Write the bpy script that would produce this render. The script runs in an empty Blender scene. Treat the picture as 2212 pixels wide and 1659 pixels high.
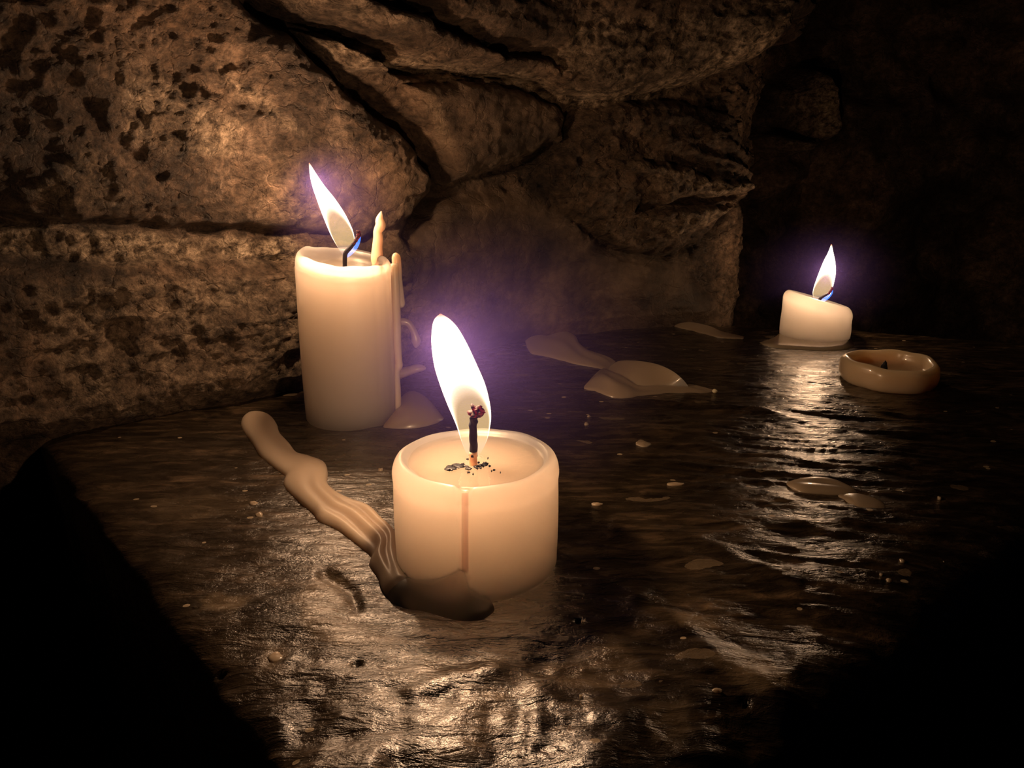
import bpy, math, random
import numpy as np
from mathutils import Vector

random.seed(7)
rng = np.random.default_rng(7)
C = bpy.context.scene.collection

# ------------------------------------------------------------------ camera, world, light, exposure
F_PX, PITCH, CAM_H = 1700.0, math.radians(17.5), 0.1515
cam_d = bpy.data.cameras.new('camera')
cam = bpy.data.objects.new('camera', cam_d); C.objects.link(cam)
cam.location = (0, 0, CAM_H)
cam.rotation_euler = (math.radians(90) - PITCH, 0, 0)
cam_d.sensor_fit = 'HORIZONTAL'; cam_d.sensor_width = 36.0
cam_d.lens = 36.0 * F_PX / 2212.0
cam_d.clip_start = 0.005; cam_d.clip_end = 20
bpy.context.scene.camera = cam

w = bpy.data.worlds.new('night'); bpy.context.scene.world = w; w.use_nodes = True
bg = w.node_tree.nodes['Background']
bg.inputs[0].default_value = (0.35, 0.4, 1.0, 1); bg.inputs[1].default_value = 0.0012

vs = bpy.context.scene.view_settings
vs.view_transform = 'Standard'; vs.look = 'None'; vs.gamma = 1.0; vs.use_curve_mapping = False
vs.exposure = 0.0

FLAME_COL = (1.0, 0.60, 0.34)
FRONT_W, TALL_W, FAR_W = 0.34, 0.38, 0.125

# ------------------------------------------------------------------ pixel <-> place helpers (2212 x 1659 frame)
def ray(px, py):
    x = (px - 1106) / F_PX; y = -(py - 829.5) / F_PX
    return Vector((x, math.cos(PITCH) + y * math.sin(PITCH), -math.sin(PITCH) + y * math.cos(PITCH)))
def G(px, py, z=0.0):
    d = ray(px, py); t = (z - CAM_H) / d.z
    return Vector((d.x * t, d.y * t, z))
def AY(px, py, Y):
    d = ray(px, py); t = Y / d.y
    return Vector((d.x * t, Y, CAM_H + d.z * t))
def depth(p):
    return p[1] * math.cos(PITCH) - (p[2] - CAM_H) * math.sin(PITCH)
def to_px(X, Y, Z):
    z = Z - CAM_H
    dp = Y * math.cos(PITCH) - z * math.sin(PITCH)
    up = Y * math.sin(PITCH) + z * math.cos(PITCH)
    dp = np.maximum(dp, 0.02)
    return 1106 + F_PX * X / dp, 829.5 - F_PX * up / dp

# ------------------------------------------------------------------ vectorised noise
def _hash(ix, iy, iz, seed):
    h = (ix * 374761393 + iy * 668265263 + iz * 2147483647 + seed * 1274126177) & 0xffffffff
    h = ((h ^ (h >> 13)) * 1274126177) & 0xffffffff
    h = ((h ^ (h >> 16)) * 2246822519) & 0xffffffff
    return ((h ^ (h >> 15)) & 0xffff) / 32767.5 - 1.0
def vnoise(x, y, z, seed=0):
    x, y, z = np.broadcast_arrays(np.asarray(x, float), np.asarray(y, float), np.asarray(z, float))
    ix, iy, iz = np.floor(x).astype(np.int64), np.floor(y).astype(np.int64), np.floor(z).astype(np.int64)
    fx, fy, fz = x - ix, y - iy, z - iz
    q = lambda f: f * f * f * (f * (f * 6 - 15) + 10)
    ux, uy, uz = q(fx), q(fy), q(fz)
    r = 0
    for dx in (0, 1):
        for dy in (0, 1):
            for dz in (0, 1):
                wgt = (ux if dx else 1 - ux) * (uy if dy else 1 - uy) * (uz if dz else 1 - uz)
                r = r + wgt * _hash(ix + dx, iy + dy, iz + dz, seed)
    return r
def fbm(x, y, z, octv=4, seed=0, gain=0.5):
    r, a = 0, 1.0
    for k in range(octv):
        r = r + a * vnoise(x, y, z, seed + k * 17); a *= gain
        x, y, z = x * 2.03 + 5.1, y * 2.03 + 1.7, z * 2.03 + 3.3
    return r
def ridged(x, y, z, octv=4, seed=0):
    r, a = 0, 1.0
    for k in range(octv):
        r = r + a * (1 - 2 * np.abs(vnoise(x, y, z, seed + k * 17))); a *= 0.5
        x, y, z = x * 2.1 + 5.1, y * 2.1 + 1.7, z * 2.1 + 3.3
    return r
def sstep(a, b, x):
    t = np.clip((x - a) / (b - a), 0, 1); return t * t * (3 - 2 * t)
def dist_poly(px, py, pts, closed=False):
    """distance to a polyline"""
    d = np.full(px.shape, 1e9)
    n = len(pts); rngi = range(n if closed else n - 1)
    for i in rngi:
        ax, ay = pts[i]; bx, by = pts[(i + 1) % n]
        vx, vy = bx - ax, by - ay; L = vx * vx + vy * vy + 1e-9
        t = np.clip(((px - ax) * vx + (py - ay) * vy) / L, 0, 1)
        d = np.minimum(d, np.hypot(px - ax - t * vx, py - ay - t * vy))
    return d
def inside(px, py, pts):
    r = np.zeros(px.shape, bool); n = len(pts)
    for i in range(n):
        ax, ay = pts[i]; bx, by = pts[(i + 1) % n]
        c = ((ay > py) != (by > py)) & (px < (bx - ax) * (py - ay) / ((by - ay) + 1e-12) + ax)
        r ^= c
    return r
def sdf(px, py, pts):
    d = dist_poly(px, py, pts, True)
    return np.where(inside(px, py, pts), d, -d)

# ------------------------------------------------------------------ object helpers
def mesh_obj(name, verts, faces, mat=None, parent=None, smooth=True, attr=None):
    me = bpy.data.meshes.new(name)
    verts = [tuple(map(float, v)) for v in verts]
    me.from_pydata(verts, [], faces)
    if smooth: me.polygons.foreach_set('use_smooth', [True] * len(me.polygons))
    if attr is not None:
        for an, av in attr.items():
            a = me.attributes.new(an, 'FLOAT', 'POINT'); a.data.foreach_set('value', np.asarray(av, np.float32))
    me.update()
    o = bpy.data.objects.new(name, me); C.objects.link(o)
    if mat: me.materials.append(mat)
    if parent:
        o.parent = parent
        o.location = -Vector(parent.location)      # vertices are in world space
    return o
def grid_obj(name, P, mat, attr=None, flip=False, parent=None):
    ny, nx = P.shape[:2]
    me = bpy.data.meshes.new(name)
    idx = np.arange(ny * nx).reshape(ny, nx)
    a, b, c, d = idx[:-1, :-1], idx[:-1, 1:], idx[1:, 1:], idx[1:, :-1]
    q = np.stack([a, b, c, d] if not flip else [a, d, c, b], -1).reshape(-1, 4)
    me.vertices.add(ny * nx); me.vertices.foreach_set('co', P.reshape(-1).astype(np.float32))
    me.loops.add(q.size); me.loops.foreach_set('vertex_index', q.reshape(-1).astype(np.int32))
    me.polygons.add(len(q)); me.polygons.foreach_set('loop_start', np.arange(0, q.size, 4, dtype=np.int32))
    me.polygons.foreach_set('use_smooth', np.ones(len(q), bool))
    for an, av in (attr or {}).items():
        at = me.attributes.new(an, 'FLOAT', 'POINT'); at.data.foreach_set('value', av.reshape(-1).astype(np.float32))
    me.update(calc_edges=True); me.validate()
    o = bpy.data.objects.new(name, me); C.objects.link(o); me.materials.append(mat)
    return o
def thing(name, label, cat, loc, group=None):
    o = bpy.data.objects.new(name, None); C.objects.link(o); o.location = loc
    o.empty_display_size = 0.01
    o['label'] = label; o['category'] = cat
    if group: o['group'] = group
    return o
def tag(o, label, cat, group=None):
    o['label'] = label; o['category'] = cat
    if group: o['group'] = group
    return o

# ------------------------------------------------------------------ materials
def new_mat(name):
    m = bpy.data.materials.new(name); m.use_nodes = True
    nt = m.node_tree; return m, nt, nt.nodes, nt.links, nt.nodes['Principled BSDF']
def nd(N, t, **kw):
    n = N.new(t)
    for k, v in kw.items():
        if k in n.inputs: n.inputs[k].default_value = v
        else: setattr(n, k, v)
    return n
def math_n(N, L, op, a, b=None, clamp=False):
    n = N.new('ShaderNodeMath'); n.operation = op; n.use_clamp = clamp
    for i, v in enumerate((a, b)):
        if v is None: continue
        if hasattr(v, 'links'): L.new(v, n.inputs[i])
        else: n.inputs[i].default_value = v
    return n.outputs[0]
def ramp(N, L, src, stops):
    r = N.new('ShaderNodeValToRGB'); L.new(src, r.inputs[0]); e = r.color_ramp.elements
    while len(e) < len(stops): e.new(0.5)
    for el, (p, c) in zip(e, stops):
        el.position = p; el.color = (*c, 1) if len(c) == 3 else c
    return r.outputs[0]
def mixc(N, L, f, a, b, mode='MIX'):
    n = N.new('ShaderNodeMix'); n.data_type = 'RGBA'; n.blend_type = mode
    for i, v in ((0, f), (6, a), (7, b)):
        if hasattr(v, 'links'): L.new(v, n.inputs[i])
        else: n.inputs[i].default_value = v if i == 0 else (*v, 1)
    return n.outputs[2]

def wax_mat(name, col=(0.93, 0.76, 0.53), rough=0.38, radius=0.011, coat=0.0, bump=0.00012, tint=None):
    m, nt, N, L, b = new_mat(name)
    tc = N.new('ShaderNodeTexCoord')
    n1 = nd(N, 'ShaderNodeTexNoise', Scale=55.0, Detail=3.0); L.new(tc.outputs['Object'], n1.inputs['Vector'])
    c = mixc(N, L, n1.outputs['Fac'], tuple(x * 0.98 for x in col), tuple(min(0.995, x * 1.01) for x in col))
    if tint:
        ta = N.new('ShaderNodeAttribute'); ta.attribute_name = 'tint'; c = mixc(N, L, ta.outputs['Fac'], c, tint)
    L.new(c, b.inputs['Base Color'])
    b.inputs['Roughness'].default_value = rough
    b.inputs['Subsurface Weight'].default_value = 1.0
    b.inputs['Subsurface Radius'].default_value = (1.0, 0.95, 0.90)
    b.inputs['Subsurface Scale'].default_value = radius
    b.inputs['Coat Weight'].default_value = coat; b.inputs['Coat Roughness'].default_value = 0.05
    n2 = nd(N, 'ShaderNodeTexNoise', Scale=260.0, Detail=3.0); L.new(tc.outputs['Object'], n2.inputs['Vector'])
    bp = nd(N, 'ShaderNodeBump', Strength=0.5, Distance=bump); L.new(n2.outputs['Fac'], bp.inputs['Height'])
    L.new(bp.outputs[0], b.inputs['Normal'])
    return m
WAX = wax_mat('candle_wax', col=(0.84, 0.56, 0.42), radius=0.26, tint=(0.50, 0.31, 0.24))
WAX_THIN = wax_mat('spilled_wax', col=(0.60, 0.46, 0.34), radius=0.010, rough=0.42)
WAX_DRIP = wax_mat('drip_wax', col=(0.80, 0.60, 0.43), radius=0.007, rough=0.35)
WAX_OLD = wax_mat('cold_wax', col=(0.40, 0.31, 0.22), radius=0.004, rough=0.3, coat=0.3)
WAX_STUB = wax_mat('stub_wax', col=(0.80, 0.60, 0.40), radius=0.012, rough=0.25, coat=0.4)
BEAD = wax_mat('wax_bead', col=(0.9, 0.75, 0.5), radius=0.003, rough=0.06, coat=1.0)
def melt_mat():
    m = bpy.data.materials.new('molten_wax'); m.use_nodes = True
    N, L = m.node_tree.nodes, m.node_tree.links
    for n in list(N): N.remove(n)
    out = N.new('ShaderNodeOutputMaterial'); t = N.new('ShaderNodeBsdfTransparent'); t.inputs[0].default_value = (0.97, 0.95, 0.9, 1)
    g = N.new('ShaderNodeBsdfGlossy'); g.inputs['Roughness'].default_value = 0.05
    f = nd(N, 'ShaderNodeFresnel', IOR=1.44); mx = N.new('ShaderNodeMixShader')
    nz = nd(N, 'ShaderNodeTexNoise', Scale=330.0, Detail=2.0); bp = nd(N, 'ShaderNodeBump', Strength=0.4, Distance=0.0003)
    tc = N.new('ShaderNodeTexCoord'); L.new(tc.outputs['Object'], nz.inputs['Vector']); L.new(nz.outputs['Fac'], bp.inputs['Height']); L.new(bp.outputs[0], g.inputs['Normal'])
    L.new(f.outputs[0], mx.inputs[0]); L.new(t.outputs[0], mx.inputs[1]); L.new(g.outputs[0], mx.inputs[2]); L.new(mx.outputs[0], out.inputs[0])
    return m
WAX_MELT = melt_mat()

def plain(name, col, rough=0.7, emit=None, es=0.0, bump=True):
    m, nt, N, L, b = new_mat(name)
    tc = N.new('ShaderNodeTexCoord')
    n1 = nd(N, 'ShaderNodeTexNoise', Scale=900.0, Detail=2.0); L.new(tc.outputs['Object'], n1.inputs['Vector'])
    L.new(mixc(N, L, n1.outputs['Fac'], tuple(x * 0.6 for x in col), tuple(x * 1.4 for x in col)), b.inputs['Base Color'])
    b.inputs['Roughness'].default_value = rough
    if emit:
        L.new(ramp(N, L, n1.outputs['Fac'], [(0.42, (0, 0, 0)), (0.62, emit)]), b.inputs['Emission Color'])
        b.inputs['Emission Strength'].default_value = es
    if bump:
        bp = nd(N, 'ShaderNodeBump', Strength=0.8, Distance=0.0003); L.new(n1.outputs['Fac'], bp.inputs['Height'])
        L.new(bp.outputs[0], b.inputs['Normal'])
    return m
CHAR = plain('charred_wick', (0.012, 0.012, 0.02))
WICK_WAX = wax_mat('waxed_wick', col=(0.75, 0.6, 0.45), radius=0.002, rough=0.3)
EMBER = plain('ember', (0.03, 0.01, 0.01), emit=(0.6, 0.02, 0.03), es=0.3)
SOOT = plain('soot', (0.015, 0.014, 0.016), rough=0.45)

def stone_mat(name, kind):
    m, nt, N, L, b = new_mat(name)
    g = N.new('ShaderNodeNewGeometry'); pos = g.outputs['Position']
    def mapped(s, rot=(0, 0, 0)):
        mp = N.new('ShaderNodeMapping'); mp.inputs['Scale'].default_value = s; mp.inputs['Rotation'].default_value = rot
        L.new(pos, mp.inputs['Vector']); return mp.outputs[0]
    def noise(v, sc, det=6.0, rough=0.6, dist=0.0):
        n = nd(N, 'ShaderNodeTexNoise', Scale=sc, Detail=det, Roughness=rough, Distortion=dist); L.new(v, n.inputs['Vector']); return n.outputs['Fac']
    if kind == 'ledge':
        st = mapped((0.45, 1.25, 1.0), (0, 0, math.radians(14)))
        st2 = mapped((0.36, 1.2, 1.0), (0, 0, math.radians(14)))
        a = noise(st, 34.0, 10.0, 0.7, 0.8); c = noise(st2, 170.0, 5.0, 0.6, 0.5); d = noise(st, 700.0, 4.0, 0.6, 0.5)
        col = ramp(N, L, a, [(0.32, (0.014, 0.010, 0.006)), (0.5, (0.034, 0.023, 0.013)), (0.60, (0.065, 0.044, 0.026)), (0.72, (0.13, 0.09, 0.055))])
        col2 = ramp(N, L, c, [(0.34, (0.25, 0.24, 0.22)), (0.52, (0.8, 0.8, 0.8)), (0.66, (1.7, 1.6, 1.5))])
        col = mixc(N, L, 1.0, col, col2, 'MULTIPLY')
        vo = nd(N, 'ShaderNodeTexVoronoi', Scale=115.0, Randomness=1.0); L.new(mapped((0.8, 1.1, 1.0)), vo.inputs['Vector'])
        spk = math_n(N, L, 'LESS_THAN', vo.outputs['Distance'], 0.13)
        sep = N.new('ShaderNodeSeparateColor'); L.new(vo.outputs['Color'], sep.inputs[0])
        pick = math_n(N, L, 'GREATER_THAN', sep.outputs[0], 0.82)
        spk = math_n(N, L, 'MULTIPLY', spk, pick)
        v2_ = nd(N, 'ShaderNodeTexVoronoi', Scale=70.0, Randomness=1.0)
        wn = nd(N, 'ShaderNodeTexNoise', Scale=90.0, Detail=4.0); L.new(pos, wn.inputs['Vector'])
        sc_ = N.new('ShaderNodeVectorMath'); sc_.operation = 'SCALE'; sc_.inputs['Scale'].default_value = 0.012; L.new(wn.outputs['Color'], sc_.inputs[0])
        av = N.new('ShaderNodeVectorMath'); av.operation = 'ADD'; L.new(mapped((0.5, 1.3, 1.0), (0, 0, math.radians(10))), av.inputs[0]); L.new(sc_.outputs[0], av.inputs[1]); L.new(av.outputs[0], v2_.inputs['Vector'])
        s2 = N.new('ShaderNodeSeparateColor'); L.new(v2_.outputs['Color'], s2.inputs[0])
        fl = math_n(N, L, 'MULTIPLY', math_n(N, L, 'LESS_THAN', v2_.outputs['Distance'], 0.26), math_n(N, L, 'GREATER_THAN', s2.outputs[1], 0.86))
        col = mixc(N, L, math_n(N, L, 'MULTIPLY', fl, 0.75), col, (0.17, 0.125, 0.08))
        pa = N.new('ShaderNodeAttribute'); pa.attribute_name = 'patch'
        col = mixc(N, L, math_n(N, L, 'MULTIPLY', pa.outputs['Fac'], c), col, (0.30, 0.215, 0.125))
        col = mixc(N, L, spk, col, (0.42, 0.33, 0.22))
        L.new(col, b.inputs['Base Color'])
        L.new(ramp(N, L, c, [(0.35, (0.18,) * 3), (0.65, (0.34,) * 3)]), b.inputs['Roughness'])
        b.inputs['Specular IOR Level'].default_value = 0.9
        h = math_n(N, L, 'ADD', math_n(N, L, 'MULTIPLY', c, 1.0), math_n(N, L, 'MULTIPLY', d, 0.08))
        e_ = noise(pos, 330.0, 5.0, 0.7); h = math_n(N, L, 'ADD', h, math_n(N, L, 'MULTIPLY', e_, 0.2))
        b.inputs['Coat Weight'].default_value = 0.4; b.inputs['Coat Roughness'].default_value = 0.16; b.inputs['Coat IOR'].default_value = 1.6
        cb = nd(N, 'ShaderNodeBump', Strength=1.0, Distance=0.0009); L.new(h, cb.inputs['Height']); L.new(cb.outputs[0], b.inputs['Coat Normal'])
        bp = nd(N, 'ShaderNodeBump', Strength=1.0, Distance=0.0015); L.new(h, bp.inputs['Height'])
        L.new(bp.outputs[0], b.inputs['Normal'])
    else:
        v = mapped((1, 1, 1.15))
        a = noise(v, 28.0, 12.0, 0.74, 0.2); c = noise(v, 150.0, 10.0, 0.76, 0.25); d = noise(v, 620.0, 4.0, 0.75, 0.0)
        fv = nd(N, 'ShaderNodeTexVoronoi', Scale=48.0, feature='DISTANCE_TO_EDGE'); wv = N.new('ShaderNodeVectorMath'); wv.operation = 'ADD'; nw = nd(N, 'ShaderNodeTexNoise', Scale=60.0, Detail=5.0); L.new(v, nw.inputs['Vector']); ws = N.new('ShaderNodeVectorMath'); ws.operation = 'SCALE'; ws.inputs['Scale'].default_value = 0.03; L.new(nw.outputs['Color'], ws.inputs[0]); L.new(v, wv.inputs[0]); L.new(ws.outputs[0], wv.inputs[1]); L.new(wv.outputs[0], fv.inputs['Vector'])
        crack = ramp(N, L, fv.outputs['Distance'], [(0.0, (0, 0, 0)), (0.06, (1, 1, 1))])
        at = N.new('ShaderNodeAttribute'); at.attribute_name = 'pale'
        col = ramp(N, L, a, [(0.34, (0.062, 0.041, 0.028)), (0.5, (0.20, 0.135, 0.09)), (0.64, (0.40, 0.285, 0.20))])
        big = noise(v, 10.0, 3.0, 0.5, 0.3)
        col = mixc(N, L, 1.0, col, ramp(N, L, big, [(0.36, (0.42, 0.42, 0.44)), (0.52, (1.0, 1.0, 1.0)), (0.66, (1.35, 1.3, 1.25))]), 'MULTIPLY')
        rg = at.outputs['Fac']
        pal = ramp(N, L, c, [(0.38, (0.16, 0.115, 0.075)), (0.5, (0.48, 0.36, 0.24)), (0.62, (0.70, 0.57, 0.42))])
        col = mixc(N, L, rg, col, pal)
        dark = N.new('ShaderNodeAttribute'); dark.attribute_name = 'smooth'
        c2 = ramp(N, L, c, [(0.36, (0.22, 0.2, 0.19)), (0.5, (0.8, 0.8, 0.8)), (0.64, (1.5, 1.45, 1.4))])
        c2 = mixc(N, L, dark.outputs['Fac'], c2, (0.7, 0.66, 0.6))
        col = mixc(N, L, 1.0, col, c2, 'MULTIPLY')
        L.new(col, b.inputs['Base Color'])
        b.inputs['Roughness'].default_value = 0.55; b.inputs['Specular IOR Level'].default_value = 0.45
        h = math_n(N, L, 'ADD', math_n(N, L, 'MULTIPLY', c, 1.2), math_n(N, L, 'MULTIPLY', d, 0.4)); h = math_n(N, L, 'ADD', h, math_n(N, L, 'MULTIPLY', crack, 0.3))
        h = math_n(N, L, 'MULTIPLY', h, math_n(N, L, 'SUBTRACT', 1.0, math_n(N, L, 'MULTIPLY', dark.outputs['Fac'], 0.75)))
        bp = nd(N, 'ShaderNodeBump', Strength=1.0, Distance=0.0038); L.new(h, bp.inputs['Height'])
        L.new(bp.outputs[0], b.inputs['Normal'])
    return m
LEDGE = stone_mat('wet_dark_stone', 'ledge')
ROCK = stone_mat('rough_brown_rock', 'wall')

def blue_mat():
    m = bpy.data.materials.new('blue_flame_root'); m.use_nodes = True
    N, L = m.node_tree.nodes, m.node_tree.links
    for n in list(N): N.remove(n)
    out = N.new('ShaderNodeOutputMaterial'); e = N.new('ShaderNodeEmission'); e.inputs[0].default_value = (0.04, 0.2, 1, 1); e.inputs[1].default_value = 0.8
    t = N.new('ShaderNodeBsdfTransparent'); ad = N.new('ShaderNodeAddShader')
    L.new(e.outputs[0], ad.inputs[0]); L.new(t.outputs[0], ad.inputs[1]); L.new(ad.outputs[0], out.inputs[0])
    m.cycles.emission_sampling = 'NONE'
    return m
BLUE = blue_mat()
def flame_mat():
    m = bpy.data.materials.new('flame'); m.use_nodes = True
    nt = m.node_tree; N, L = nt.nodes, nt.links
    for n in list(N): N.remove(n)
    out = N.new('ShaderNodeOutputMaterial')
    at = N.new('ShaderNodeAttribute'); at.attribute_name = 'rise'; h = at.outputs['Fac']      # 0 at the root, 1 at the tip
    lw = nd(N, 'ShaderNodeLayerWeight', Blend=0.5); fc = lw.outputs['Facing']                  # thin shell: its limb is deeper
    # bright mantle: everything above the dark zone, and the limb beside it
    arch = math_n(N, L, 'ADD', math_n(N, L, 'MULTIPLY', h, 1.5), math_n(N, L, 'MULTIPLY', fc, 0.85))
    st = ramp(N, L, arch, [(0.70, (0, 0, 0)), (0.96, (1, 1, 1))])
    rim = ramp(N, L, fc, [(0.74, (1.0, 0.93, 0.80)), (0.88, (0.42, 0.25, 0.14)), (1.0, (0.08, 0.03, 0.015))])
    colr = mixc(N, L, st, (0.70, 0.47, 0.20), rim)
    # blue root
    root = ramp(N, L, h, [(0.0, (1, 1, 1)), (0.14, (0, 0, 0))])
    colr = mixc(N, L, root, colr, (0.06, 0.13, 0.5))
    s = math_n(N, L, 'ADD', math_n(N, L, 'MULTIPLY', st, 1.6), 0.42)
    s = math_n(N, L, 'MULTIPLY', s, ramp(N, L, h, [(0.0, (0.05,) * 3), (0.16, (1,) * 3)]))
    tip = ramp(N, L, h, [(0.88, (0, 0, 0)), (1.0, (1, 1, 1))])
    colr = mixc(N, L, tip, colr, (0.22, 0.07, 0.025))
    e = N.new('ShaderNodeEmission'); L.new(colr, e.inputs[0]); L.new(s, e.inputs[1])
    t = N.new('ShaderNodeBsdfTransparent'); ad = N.new('ShaderNodeAddShader')
    L.new(e.outputs[0], ad.inputs[0]); L.new(t.outputs[0], ad.inputs[1]); L.new(ad.outputs[0], out.inputs[0])
    m.cycles.emission_sampling = 'NONE'
    return m
FLAME = flame_mat()

# ------------------------------------------------------------------ the stone ledge
COR = (-0.0085, 0.0997)                                   # near corner of the ledge
ledge_poly = [COR, (-0.2502, 0.3868), (-0.45, 0.624), (-0.30, 0.80), (0.176, 0.80), (0.178, 0.645), (0.23, 0.648), (0.2804, 0.640), (0.3891, 0.590), (0.56, 0.50), (0.60, 0.616), (0.2028, 0.279)]
ledge_poly = [COR, (-0.2502, 0.3868), (-0.45, 0.624), (-0.20, 0.80), (0.17, 0.78), (0.176, 0.648), (0.23, 0.650), (0.2804, 0.638), (0.3891, 0.590), (0.50, 0.532), (0.2028, 0.279)]
def ledge_height(X, Y):
    wob = fbm(X * 60, Y * 60, 0, 4, 5) * 0.0012
    left = (X - COR[0]) * 0.7650 + (Y - COR[1]) * 0.6440          # distance inside the left edge
    d = sdf(X, Y, ledge_poly) + wob
    right = (Y - COR[1]) * 0.7625 - (X - COR[0]) * 0.6470         # distance inside the near right edge
    z = fbm(X * 22, Y * 40, 3.3, 4, 11) * 0.0011
    fore = sstep(0.24, 0.16, Y)
    z += fore * (fbm(X * 45, Y * 45, 1.3, 4, 21) * 0.0022 + ridged(X * 28, Y * 28, 7, 3, 9) * 0.0011)
    mid = sstep(0.03, 0.12, X) * sstep(0.60, 0.42, Y)
    z += mid * ridged(X * 16 + Y * 5, Y * 85 + X * 20, 2.2, 3, 33) * 0.0009
    # long step running over the stone on the right
    px, py = to_px(X, Y, np.zeros_like(X))
    for pts, wd, am in (([(1330, 1130), (1500, 1165), (1640, 1230), (1720, 1260)], 14, 0.0012),
                        ([(1380, 1300), (1470, 1360), (1560, 1430), (1640, 1470), (1700, 1500)], 34, 0.0020),
                        ([(900, 1500), (980, 1465), (1070, 1450)], 22, 0.002),
                        ([(700, 1240), (760, 1280), (770, 1310)], 12, -0.0016),
                        ([(240, 1180), (560, 1140), (800, 1200)], 40, 0.0008)):
        z += am * np.exp(-(dist_poly(px, py, pts) / wd) ** 2)
    for (cx, cy, r) in ((770, 1432, 9), (478, 1446, 8), (1250, 1340, 7), (1610, 1512, 8)):
        q = np.hypot(px - cx, (py - cy) * 1.6) / r
        z -= 0.004 * np.exp(-q ** 4)
    edge = sstep(0.0, -0.0035, d)
    z = z - 0.0035 * np.exp(-np.maximum(d, 0) / 0.004) * 1.0
    z = z - 0.006 * np.exp(-np.maximum(right, 0) / 0.014)
    z = z - edge * 0.16
    return z
xs = np.linspace(-0.40, 0.52, 760); ys = np.linspace(0.06, 0.80, 640)
XX, YY = np.meshgrid(xs, ys)
ZZ = ledge_height(XX, YY)
lpx, lpy = to_px(XX, YY, np.zeros_like(XX)); lpx += fbm(XX * 120, YY * 120, 1, 3, 201) * 16; lpy += fbm(XX * 120, YY * 120, 4, 3, 202) * 10
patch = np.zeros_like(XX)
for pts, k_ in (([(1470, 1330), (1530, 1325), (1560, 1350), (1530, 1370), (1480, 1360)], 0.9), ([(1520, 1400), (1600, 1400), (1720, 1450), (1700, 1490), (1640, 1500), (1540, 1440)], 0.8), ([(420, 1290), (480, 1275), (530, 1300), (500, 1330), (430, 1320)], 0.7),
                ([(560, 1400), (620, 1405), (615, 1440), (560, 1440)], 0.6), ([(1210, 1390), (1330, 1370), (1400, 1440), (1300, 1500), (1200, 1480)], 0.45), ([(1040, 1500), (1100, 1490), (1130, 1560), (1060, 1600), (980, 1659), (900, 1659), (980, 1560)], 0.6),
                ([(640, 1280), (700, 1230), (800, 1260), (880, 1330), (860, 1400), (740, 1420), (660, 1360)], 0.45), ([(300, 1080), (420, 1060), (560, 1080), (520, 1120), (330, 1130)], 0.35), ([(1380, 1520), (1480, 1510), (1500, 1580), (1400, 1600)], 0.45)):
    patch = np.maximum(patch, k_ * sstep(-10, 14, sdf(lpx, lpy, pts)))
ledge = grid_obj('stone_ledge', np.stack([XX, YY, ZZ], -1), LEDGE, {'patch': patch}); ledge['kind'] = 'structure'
ledge['label'] = 'dark wet stone ledge carrying the candles'

# ------------------------------------------------------------------ the rock wall behind
base = [(-0.75, -0.03), (-0.2636, 0.3771), (-0.1643, 0.4521), (0.0086, 0.5936), (0.0882, 0.630), (0.154, 0.6488), (0.190, 0.670), (0.205, 0.72), (0.215, 0.80)]
def resample(pts, n, dens=None):
    p = np.array(pts, float); s = np.r_[0, np.cumsum(np.hypot(*np.diff(p, axis=0).T))]
    t = np.linspace(0, s[-1], n) if dens is None else dens(s)
    xy = np.stack([np.interp(t, s, p[:, 0]), np.interp(t, s, p[:, 1])], -1)
    return xy, t, s
def dens(s):
    return np.r_[np.linspace(0, s[1] - 0.12, 60, endpoint=False), np.linspace(s[1] - 0.12, s[-1], 560)]
bxy, bt, bs = resample(base, 0, dens)
k = 9; ker = np.hanning(2 * k + 3)[1:-1]; ker /= ker.sum()
for c_ in (0, 1):
    pad = np.r_[2 * bxy[0, c_] - bxy[k:0:-1, c_], bxy[:, c_], 2 * bxy[-1, c_] - bxy[-2:-k - 2:-1, c_]]
    bxy[:, c_] = np.convolve(pad, ker, 'valid')
tan = np.gradient(bxy, axis=0); tan /= np.linalg.norm(tan, axis=1)[:, None]
nrm = np.stack([tan[:, 1], -tan[:, 0]], -1)               # towards the viewer
vz = np.r_[np.linspace(-0.50, -0.03, 30, endpoint=False), np.linspace(-0.03, 0.30, 300), np.linspace(0.31, 0.60, 30)]
BX, VZ = np.meshgrid(bxy[:, 0], vz); BY, _ = np.meshgrid(bxy[:, 1], vz)
NX, _ = np.meshgrid(nrm[:, 0], vz); NY, _ = np.meshgrid(nrm[:, 1], vz)
PX, PY = to_px(BX, BY, VZ)
wx = PX + fbm(BX * 40, BY * 40, VZ * 40, 3, 71) * 11; wy = PY + fbm(BX * 40, BY * 40, VZ * 40, 3, 72) * 9
def bulge(pts, h, w):                                      # raised block with rounded border
    s = sdf(wx, wy, pts); return h * np.sqrt(np.clip(s / w, 0, 1) * (2 - np.clip(s / w, 0, 1)))
def crev(pts, h, w):
    return -h * np.exp(-(dist_poly(wx, wy, pts) / w) ** 2)
R = np.zeros_like(VZ)
R += bulge([(-900, -500), (100, -400), (380, -60), (480, 20), (585, 75), (700, 180), (790, 250), (880, 310), (935, 380), (930, 420), (880, 465), (770, 520), (650, 492), (400, 485), (200, 470), (-900, 450)], 0.015, 80)
R += bulge([(-900, 560), (200, 565), (400, 558), (640, 570), (700, 590), (760, 900), (-900, 1400)], 0.013, 60)
R += crev([(520, 20), (600, 70), (700, 155), (800, 225), (885, 290), (945, 380), (930, 460), (885, 505)], 0.018, 22)
R += crev([(-300, 470), (0, 478), (250, 487), (400, 495), (640, 505)], 0.006, 12)
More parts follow.
